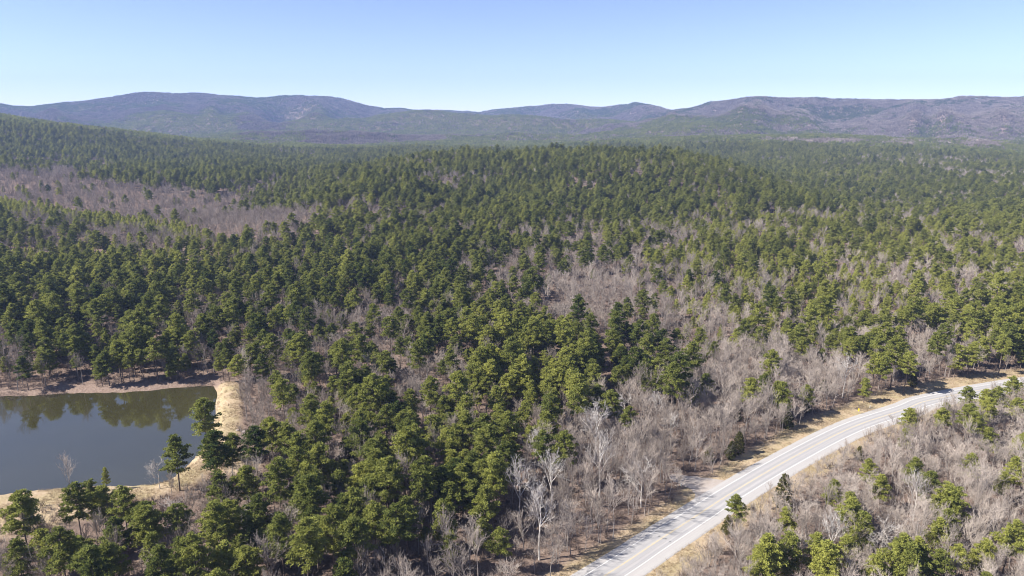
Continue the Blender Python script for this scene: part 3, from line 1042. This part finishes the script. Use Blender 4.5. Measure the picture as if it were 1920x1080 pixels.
class Kind:
    def __init__(s, name, cat, group, trees, m_trunk, m_crown):
        s.name, s.cat, s.group = name, cat, group
        s.meshes = [(t.mesh("trunk", m_trunk), c.mesh("crown", m_crown)) for t, c in trees]
        s.first = {}

    def place(s, x, y, z, rot, sc, proto, tint):
        p = bpy.data.objects.new(s.name, None)
        p.empty_display_size = 0.5
        COL.objects.link(p)
        p.location = (x, y, z - 0.1)
        p.rotation_euler = (random.gauss(0, .025), random.gauss(0, .025), rot)
        p.scale = (sc * random.uniform(.93, 1.07), sc * random.uniform(.93, 1.07), sc)
        src = s.first.get(proto)
        if src is None:
            kids = [bpy.data.objects.new(nm, me) for nm, me in zip(("trunk", "crown"), s.meshes[proto])]
            s.first[proto] = kids
        else:
            kids = [k.copy() for k in src]
        for k in kids:
            COL.objects.link(k)
            k.parent = p
            k["tint"] = float(tint)
        p["category"] = s.cat
        p["group"] = s.group
        return p

K_PINE = Kind("pine_tree", "pine tree", "pines standing nearest in the wood", PINES + YOUNG, M_pbark, M_needle)
K_BARE = Kind("bare_tree", "bare tree", "leafless trees standing nearest in the wood", BARES, M_bark, M_twig)
K_CEDAR = Kind("cedar_tree", "cedar tree", "small dark cedars among the bare trees", CEDARS, M_pbark, M_cedar)
K_SYC = Kind("sycamore_tree", "sycamore tree", "tall pale barked trees", SYCS, M_wbark, M_white)

placed = []          # (object, kind word, x, y, height class, tint, u, v)
for x, y, k, s, p, u, v in heroes:
    z = float(ground_height(np.array([x]), np.array([y]))[0])
    rt = random.uniform(0, math.tau)
    if k == 'pine':
        t = (0.78 if u > 1250 else 0.52) + random.gauss(0, 0.12)
        o = K_PINE.place(x, y, z, rt, s * 1.0, p, t)
        if p >= len(PINES):
            o.scale = (s * .62, s * .62, s)
    elif k == 'cedar':
        t = 0.55 + random.gauss(0, 0.16)
        o = K_CEDAR.place(x, y, z, rt, s, p, t)
    else:
        t = 0.5
        o = K_SYC.place(x, y, z, rt, s, p, t)
    placed.append((o, k, x, y, s, t))
for i in ind_pine:
    pr = int(proto[i]) + (len(PINES) if kind[i] == YNG else 0)
    o = K_PINE.place(X[i], Y[i], Z[i], rotz[i], scale[i], pr, tint[i])
    placed.append((o, 'pine', X[i], Y[i], scale[i] * (0.6 if kind[i] == YNG else 1), tint[i]))
for i in ind_bare:
    o = K_BARE.place(X[i], Y[i], Z[i], rotz[i], scale[i], int(proto[i]), tint[i])
    placed.append((o, 'bare', X[i], Y[i], scale[i], tint[i]))

# labels: each tree is told by its look and by its order from the nearest thing one can find
MARKS = [("the yellow roadside sign", 1609, 775), ("the white roadside post", 1631, 765), ("the pale pedestal", 1277, 912), ("the shaded trail opening", 1134, 740),
         ("the dam's tan track", 418, 790), ("the pond's near corner", 305, 912), ("the big brush heap", 90, 735), ("the dark gully", 412, 700),
         ("the highway's lowest stretch", 1150, 1060), ("the pond's near shore", 60, 930), ("the highway's curve", 1467, 875), ("the highway's hidden bend", 1800, 735),
         ("the photo's lower right corner", 1900, 1060), ("the photo's lower left corner", 20, 1060), ("the photo's bottom middle", 700, 1060), ("the twin tall sycamores", 1120, 930),
         ("the far wood's roadside edge", 1400, 820), ("the dam's reddish clearing", 437, 868), ("the photo's right edge", 1915, 900), ("the heart of the pine stand", 760, 900),
         ("the bright young pine stand", 960, 700), ("the bare wood past the highway", 1650, 950)]
MK = [(nm, *at(u, v)) for nm, u, v in MARKS]
_one = "first second third fourth fifth sixth seventh eighth ninth".split()
_teen = "tenth eleventh twelfth thirteenth fourteenth fifteenth sixteenth seventeenth eighteenth nineteenth".split()
ORD = ["nearest"] + [w + " nearest" for w in _one[1:] + _teen + [w for t_, th in (("twenty", "twentieth"), ("thirty", "thirtieth"), ("forty", "fortieth"), ("fifty", "fiftieth"), ("sixty", "sixtieth"), ("seventy", "seventieth"))
       for w in [th] + [t_ + "-" + q for q in _one]]]
NOUN = {'pine': "pine", 'bare': "leafless tree", 'cedar': "cedar", 'sycamore': "pale sycamore"}
buckets = {}
for rec in placed:
    o, k, x, y, s, t = rec
    best = min(MK, key=lambda m_: math.hypot(x - m_[1], y - m_[2]))
    dx, dy = x - best[1], y - best[2]
    if abs(dx) > abs(dy) * 1.2:
        side = "right of" if dx > 0 else "left of"
    else:
        side = "beyond" if dy > 0 else "in front of"
    buckets.setdefault((k, best[0], side), []).append((math.hypot(dx, dy), rec))
for (k, mark, side), lst in buckets.items():
    lst.sort(key=lambda q: q[0])
    for i, (d, (o, _, x, y, s, t)) in enumerate(lst):
        size = "tall" if s > 0.98 else ("medium" if s > 0.8 else "small")
        if k == 'pine':
            look = f"{size} {'yellow-green' if t > .58 else ('green' if t > .36 else 'dark green')} pine"
        elif k == 'bare':
            look = f"{size} {'pale grey' if t > .58 else ('grey' if t > .44 else 'grey-brown')} leafless tree"
        elif k == 'cedar':
            look = f"{size} dense dark cedar"
        else:
            look = f"{size} white-limbed leafless sycamore"
        o["label"] = f"{look}, {ORD[i]} {side} {mark}"

# ------------------------------------------------------------------ the rest of the wood, one object for each kind
def instancer_tree(name, protos):
    ng = bpy.data.node_groups.new(name, 'GeometryNodeTree')
    ng.interface.new_socket("Geometry", in_out='INPUT', socket_type='NodeSocketGeometry')
    ng.interface.new_socket("Geometry", in_out='OUTPUT', socket_type='NodeSocketGeometry')
    N, L = ng.nodes, ng.links
    gi, go = N.new("NodeGroupInput"), N.new("NodeGroupOutput")
    g2i = N.new("GeometryNodeGeometryToInstance")
    for p in protos:
        oi = N.new("GeometryNodeObjectInfo")
        oi.inputs["Object"].default_value = p
        oi.inputs["As Instance"].default_value = True
        if len(protos) == 1:
            src = oi.outputs["Geometry"]
        else:
            L.new(oi.outputs["Geometry"], g2i.inputs[0])
    iop = N.new("GeometryNodeInstanceOnPoints")
    if len(protos) == 1:
        L.new(src, iop.inputs["Instance"])
    else:
        jg = N.new("GeometryNodeJoinGeometry")
        N.remove(g2i)
        for nd in [q for q in N if q.bl_idname == "GeometryNodeObjectInfo"]:
            L.new(nd.outputs["Geometry"], jg.inputs[0])
        L.new(jg.outputs[0], iop.inputs["Instance"])
        iop.inputs["Pick Instance"].default_value = True
        na = N.new("GeometryNodeInputNamedAttribute"); na.data_type = 'INT'; na.inputs[0].default_value = "proto"
        L.new(na.outputs[0], iop.inputs["Instance Index"])
    L.new(gi.outputs[0], iop.inputs["Points"])
    for nm, sock in (("rot", "Rotation"), ("size", "Scale")):
        na = N.new("GeometryNodeInputNamedAttribute"); na.data_type = 'FLOAT_VECTOR'; na.inputs[0].default_value = nm
        L.new(na.outputs[0], iop.inputs[sock])
    L.new(iop.outputs[0], go.inputs[0])
    return ng

def stuff(name, meshes, x, y, z, rot, sc, proto, tint, rx=None, ry=None):
    protos = [bpy.data.objects.new(name + "_source", me) for me in meshes]
    me = bpy.data.meshes.new(name)
    n_ = len(x)
    me.vertices.add(n_)
    me.vertices.foreach_set("co", np.column_stack([x, y, z]).astype(np.float32).ravel())
    a = me.attributes.new("rot", 'FLOAT_VECTOR', 'POINT')
    a.data.foreach_set("vector", np.column_stack([rng.normal(size=n_) * .02 if rx is None else rx, rng.normal(size=n_) * .02 if ry is None else ry, rot]).astype(np.float32).ravel())
    a = me.attributes.new("size", 'FLOAT_VECTOR', 'POINT')
    a.data.foreach_set("vector", np.column_stack([sc, sc, sc * rng.uniform(.92, 1.1, n_)]).astype(np.float32).ravel())
    a = me.attributes.new("proto", 'INT', 'POINT')
    a.data.foreach_set("value", np.asarray(proto, np.int32))
    a = me.attributes.new("tint", 'FLOAT', 'POINT')
    a.data.foreach_set("value", np.asarray(tint, np.float32))
    o = link(name, me)
    md = o.modifiers.new("scatter", 'NODES')
    md.node_group = instancer_tree(name, protos)
    o["kind"] = "stuff"
    return o

used = np.zeros(len(X), bool)
used[ind_pine] = True
used[ind_bare] = True
mp_ = ~used & ((kind == PINE) | (kind == YNG))
pr = proto + np.where(kind == YNG, len(PINES), 0)
# Join Geometry keeps the sources in reverse order of linking or not: both orders are harmless only inside one species, so the two species are told apart by scale too
pine_meshes = [joined("pine_source", [(t, M_pbark), (c, M_needle)]) for t, c in PINES]
young_meshes = [joined("young_pine_source", [(t, M_pbark), (c, M_needle)]) for t, c in YOUNG]
bare_meshes = [joined("bare_source", [(t, M_bark), (c, M_twig)]) for t, c in BARES]
m1 = ~used & (kind == PINE)
stuff("pine_forest", pine_meshes, X[m1], Y[m1], Z[m1] - .1, rotz[m1], scale[m1], proto[m1], tint[m1])
m1 = ~used & (kind == YNG)
stuff("young_pine_forest", young_meshes, X[m1], Y[m1], Z[m1] - .1, rotz[m1], scale[m1], proto[m1], tint[m1])
m1 = ~used & (kind == BARE)
stuff("bare_woods", bare_meshes, X[m1], Y[m1], Z[m1] - .1, rotz[m1], scale[m1], proto[m1], tint[m1])

# far stands on the ridges and the range
xs = np.arange(-6000, 6000, 24.0)
ys = np.arange(1400, 7600, 24.0)
FX, FY = np.meshgrid(xs, ys)
FX = (FX + rng.uniform(-12, 12, FX.shape)).ravel(); FY = (FY + rng.uniform(-12, 12, FY.shape)).ravel()
fr = np.hypot(FX, FY); fb = np.arctan2(FX, FY)
m1 = (fr > 2280) & (np.abs(fb) < R(41)) & (fr < crest_dist(fb) + 150)
FX, FY, fr, fb = FX[m1], FY[m1], fr[m1], fb[m1]
FZ = ground_height(FX, FY, False)
fp = np.clip(1 + (fr - crest_dist(fb)) / 1750, 0, 1)
pn = fbm(FX / 520, FY / 330, 71, 4)
spur = fbm(fb * 34, fr / 1300, 29, 1)
chance = 0.88 - 0.85 * smooth(0.10, 0.50, fp) + 2.6 * pn - 0.5 * spur
e_ = 25.0
gx = (ground_height(FX + e_, FY, False) - ground_height(FX - e_, FY, False)) / (2 * e_)
gy = (ground_height(FX, FY + e_, False) - ground_height(FX, FY - e_, False)) / (2 * e_)
gl = np.sqrt(1 + gx * gx + gy * gy)
FRX, FRY = np.arcsin(gy / gl), np.arctan2(-gx, 1.0)
isfp = rng.random(len(FX)) < np.clip(chance, 0.04, 0.95)
for nm, mk, sel, mt in (("far_pine_forest", 'pine', isfp, M_needle), ("far_bare_woods", 'bare', ~isfp, M_twig)):
    ms = [far_clump(81 + k, mk).mesh(nm + "_source", mt) for k in range(8)]
    k = int(sel.sum())
    tt = np.clip((0.40 - 0.46 * fp[sel] if mk == 'pine' else 0.27) + 0.1 * pn[sel] + rng.normal(size=k) * .07, 0, 1)
    stuff(nm, ms, FX[sel], FY[sel], FZ[sel] + 0.5, np.zeros(k), rng.uniform(.85, 1.1, k), rng.integers(0, 8, k), tt, FRX[sel], FRY[sel])

# brush under and between the trees
BX, BY = scatter(100, 620, 3.1)
m1 = rng.random(len(BX)) < 0.86
BX, BY = BX[m1], BY[m1]
side = seg_side(BX, BY, ROAD_COARSE)
dpd = poly_sd(BX, BY, POND)
nb_ = BY < at(0, 850)[1]
m1 = ~(((side > -np.interp(BY, [150, 205, 235, 300], [12.5, 11.0, 9.0, 10.5])) & (side < verge_width(BY))) | (dpd < np.where(nb_, 14, 3.5)) | (seg_dist(BX, BY, DAM) < 6) | (poly_sd(BX, BY, DRIVE) < 2) | (seg_dist(BX, BY, TRAIL) < 2.5))
xo, yo = at(180, 690)
m1 &= rng.random(len(BX)) > 0.25 * np.exp(-0.5 * (((BX - xo) / 85) ** 2 + ((BY - yo) / 40) ** 2))
BX, BY = BX[m1], BY[m1]
BZ = ground_height(BX, BY)
k = len(BX)
stuff("undergrowth", [bush(91 + i, 2.4).mesh("brush_source", M_brush) for i in range(5)], BX, BY, BZ - .05, rng.uniform(0, 6.28, k), rng.uniform(.45, 1.5, k), rng.integers(0, 5, k), np.clip(.45 + rng.normal(size=k) * .2, 0, 1))

# tufts of dry grass on the verges, the dam and the pond's near bank
def grass_tuft(seed):
    rg = np.random.default_rng(seed)
    t = Tri()
    for i in range(26):
        p = np.array((rg.normal() * .35, rg.normal() * .35, 0))
        e = p + np.array((rg.normal() * .18, rg.normal() * .18, rg.uniform(.25, .6)))
        s = np.array((rg.normal(), rg.normal(), 0)); s /= np.linalg.norm(s)
        t.tri(p - s * .03, p + s * .03, e, rg.random())
    return t
M_dry = leaf_material("dry_grass", (0.26, 0.19, 0.115), (0.52, 0.42, 0.29), 0.2)
GX, GY = scatter(100, 430, 0.95)
side = seg_side(GX, GY, ROAD_COARSE)
dpd = poly_sd(GX, GY, POND)
nb_ = GY < at(0, 850)[1]
ddm = seg_dist(GX, GY, DAM)
m1 = ((side > 6.3) & (side < verge_width(GY))) | ((side < -7) & (side > -11)) | (nb_ & (dpd > 0.5) & (dpd < 15)) | ((ddm < 8) & (np.abs(ddm - 1.1) > 0.45) & (dpd > .6))
m1 &= poly_sd(GX, GY, DRIVE) > 0.6
m1 &= fbm(GX / 5, GY / 5, 77, 3) > -0.12
GX, GY = GX[m1], GY[m1]
k = len(GX)
stuff("dry_grass", [grass_tuft(101 + i).mesh("grass_source", M_dry) for i in range(4)], GX, GY, ground_height(GX, GY), rng.uniform(0, 6.28, k), rng.uniform(.6, 1.3, k), rng.integers(0, 4, k), np.clip(.5 + .5 * fbm(GX / 12, GY / 12, 79, 3), 0, 1))

# ------------------------------------------------------------------ small things by the road and the pond
def box(t, x0, x1, y0, y1, z0, z1, bev=0.0):
    k = len(t.v)
    t.v += [(x0, y0, z0), (x1, y0, z0), (x1, y1, z0), (x0, y1, z0), (x0, y0, z1), (x1, y0, z1), (x1, y1, z1), (x0, y1, z1)]
    for f in ((0, 3, 2, 1), (4, 5, 6, 7), (0, 1, 5, 4), (1, 2, 6, 5), (2, 3, 7, 6), (3, 0, 4, 7)):
        t.f.append(tuple(k + i for i in f)); t.a.append(.5)

def plain(name, col, rough=0.5, metal=0.0):
    m, nt, n, l, out = mat(name)
    p = n.new("ShaderNodeBsdfPrincipled")
    tc = n.new("ShaderNodeTexCoord").outputs["Object"]
    dark = tuple(c * 0.72 for c in col)
    l.new(ramp(n, l, noise_node(n, l, 6, 4, tc), [(0.3, dark), (0.65, col)]), p.inputs["Base Color"])
    p.inputs["Roughness"].default_value = rough
    p.inputs["Metallic"].default_value = metal
    l.new(p.outputs[0], out.inputs[0])
    return m

M_yel = plain("yellow_sign_face", (0.80, 0.56, 0.04), 0.4)
M_gal = plain("galvanised_steel", (0.45, 0.45, 0.45), 0.45, 0.6)
M_wht = plain("weathered_white", (0.75, 0.74, 0.70), 0.5)
M_grn = plain("pale_grey_green", (0.55, 0.60, 0.56), 0.5)
M_rock = plain("pale_stone", (0.50, 0.42, 0.38), 0.9)

def empty(name, x, y, z, rz=0.0):
    o = bpy.data.objects.new(name, None)
    COL.objects.link(o)
    o.location = (x, y, z)
    o.rotation_euler = (0, 0, rz)
    return o

x, y = at(1609, 776)
sg = tag(empty("road_sign", x, y, 1.5, R(-25)), "narrow yellow marker sign on a thin post in the roadside grass", "road sign")
t = Tri(); box(t, -.035, .035, -.03, .03, -.1, 2.35)
link("post", t.mesh("post", M_gal), sg)
t = Tri(); box(t, -.30, .30, -.055, -.032, 1.15, 2.45)
link("sign_panel", t.mesh("sign_panel", M_yel), sg)
x, y = at(1631, 764.5)
mk = tag(empty("marker_post", x, y, 1.5, R(15)), "short white marker post near the tree line past the yellow sign", "marker post")
t = Tri(); t.tube((0, 0, -.1), (0, 0, 1.15), .13, .13, sides=10)
link("post", t.mesh("post", M_wht), mk)
t = Tri(); t.tube((0, 0, 1.15), (0, 0, 1.28), .15, .05, sides=10); t.tube((0, 0, 1.28), (0, 0, 1.30), .05, .005, sides=10)
link("cap", t.mesh("cap", M_gal), mk)
x, y = at(1277, 911)
pd = tag(empty("utility_pedestal", x, y, 1.5, R(10)), "pale grey-green utility pedestal at the shaded end of the gravel pull-off", "pedestal")
t = Tri(); box(t, -.2, .2, -.16, .16, -.1, .85)
link("housing", t.mesh("housing", M_grn), pd)
t = Tri(); box(t, -.23, .23, -.19, .19, .85, .97)
link("lid", t.mesh("lid", M_wht), pd)

def stone(name, x, y, z, s, seed):
    rg = np.random.default_rng(seed)
    import bmesh
    bm = bmesh.new()
    bmesh.ops.create_icosphere(bm, subdivisions=2, radius=1)
    for v in bm.verts:
        n_ = 1 + 0.28 * math.sin(v.co.x * 3 + seed) * math.cos(v.co.y * 2.6 + seed * 2) + rg.normal() * 0.05
        v.co *= n_
        v.co.z *= 0.65
    me = bpy.data.meshes.new(name)
    bm.to_mesh(me); bm.free()
    me.materials.append(M_rock)
    o = link(name, me)
    o.location = (x, y, z + s * .3)
    o.scale = (s, s, s)
    o.rotation_euler = (0, 0, seed)
    return o
for i, (u, v, s, lb) in enumerate(((447, 809, .75, "pale boulder at the foot of the dam, nearer the track"), (457, 811, .7, "pale boulder at the foot of the dam, farther from the track"), (449, 826, .8, "pale boulder below the other two at the dam's foot"))):
    x, y = at(u, v)
    o = stone("boulder", x, y, float(ground_height(np.array([x]), np.array([y]))[0]), s, i + 1)
    tag(o, lb, "boulder", "boulders at the foot of the dam")

# heaps of dead brush on the far shore
def heap(seed, w, h):
    rg = np.random.default_rng(seed)
    t = Tri()
    for i in range(420):
        a = rg.random() * math.tau; r_ = w * math.sqrt(rg.random())
        p = np.array((math.cos(a) * r_, math.sin(a) * r_ * .55, h * (1 - (r_ / w) ** 2) * rg.random()))
        d = rnd_unit(rg); d[2] = abs(d[2]) * .6
        e = p + d * rg.uniform(.8, 2.2)
        s = np.cross(d, rnd_unit(rg)); s /= np.linalg.norm(s)
        t.tri(p - s * .06, p + s * .06, e, rg.random())
    return t
for i, (u, v, w, h, lb) in enumerate(((97, 733, 6.5, 3.2, "dark heap of dead brush on the pond's far shore"), (18, 738, 8, 2.6, "low dark brush heap at the water's edge where the frame cuts the far shore"),
                                      (375, 716, 7, 2.4, "dark tangle of brush between the dam's far end and the water"))):
    x, y = at(u, v)
    o = link("brush_heap", heap(111 + i, w, h).mesh("brush_heap", M_brush))
    o.location = (x, y, float(ground_height(np.array([x]), np.array([y]))[0]) - .1)
    o["tint"] = 0.05
    tag(o, lb, "brush heap", "brush heaps along the far shore")

# ------------------------------------------------------------------ air
def build_haze():
    m, nt, n, l, out = mat("haze")
    pv = n.new("ShaderNodeVolumePrincipled")
    pv.inputs["Color"].default_value = (*HAZE_COLOR, 1)
    pv.inputs["Density"].default_value = HAZE_DENSITY
    pv.inputs["Density Attribute"].default_value = ""
    pv.inputs["Anisotropy"].default_value = 0.0
    l.new(pv.outputs[0], out.inputs["Volume"])
    t = Tri()
    box(t, -9300, 9300, -9300, 9300, -160, 620)
    me = mesh_of("haze", t.v, t.f, [m])
    o = link("haze", me)
    o["kind"] = "stuff"

build_haze()
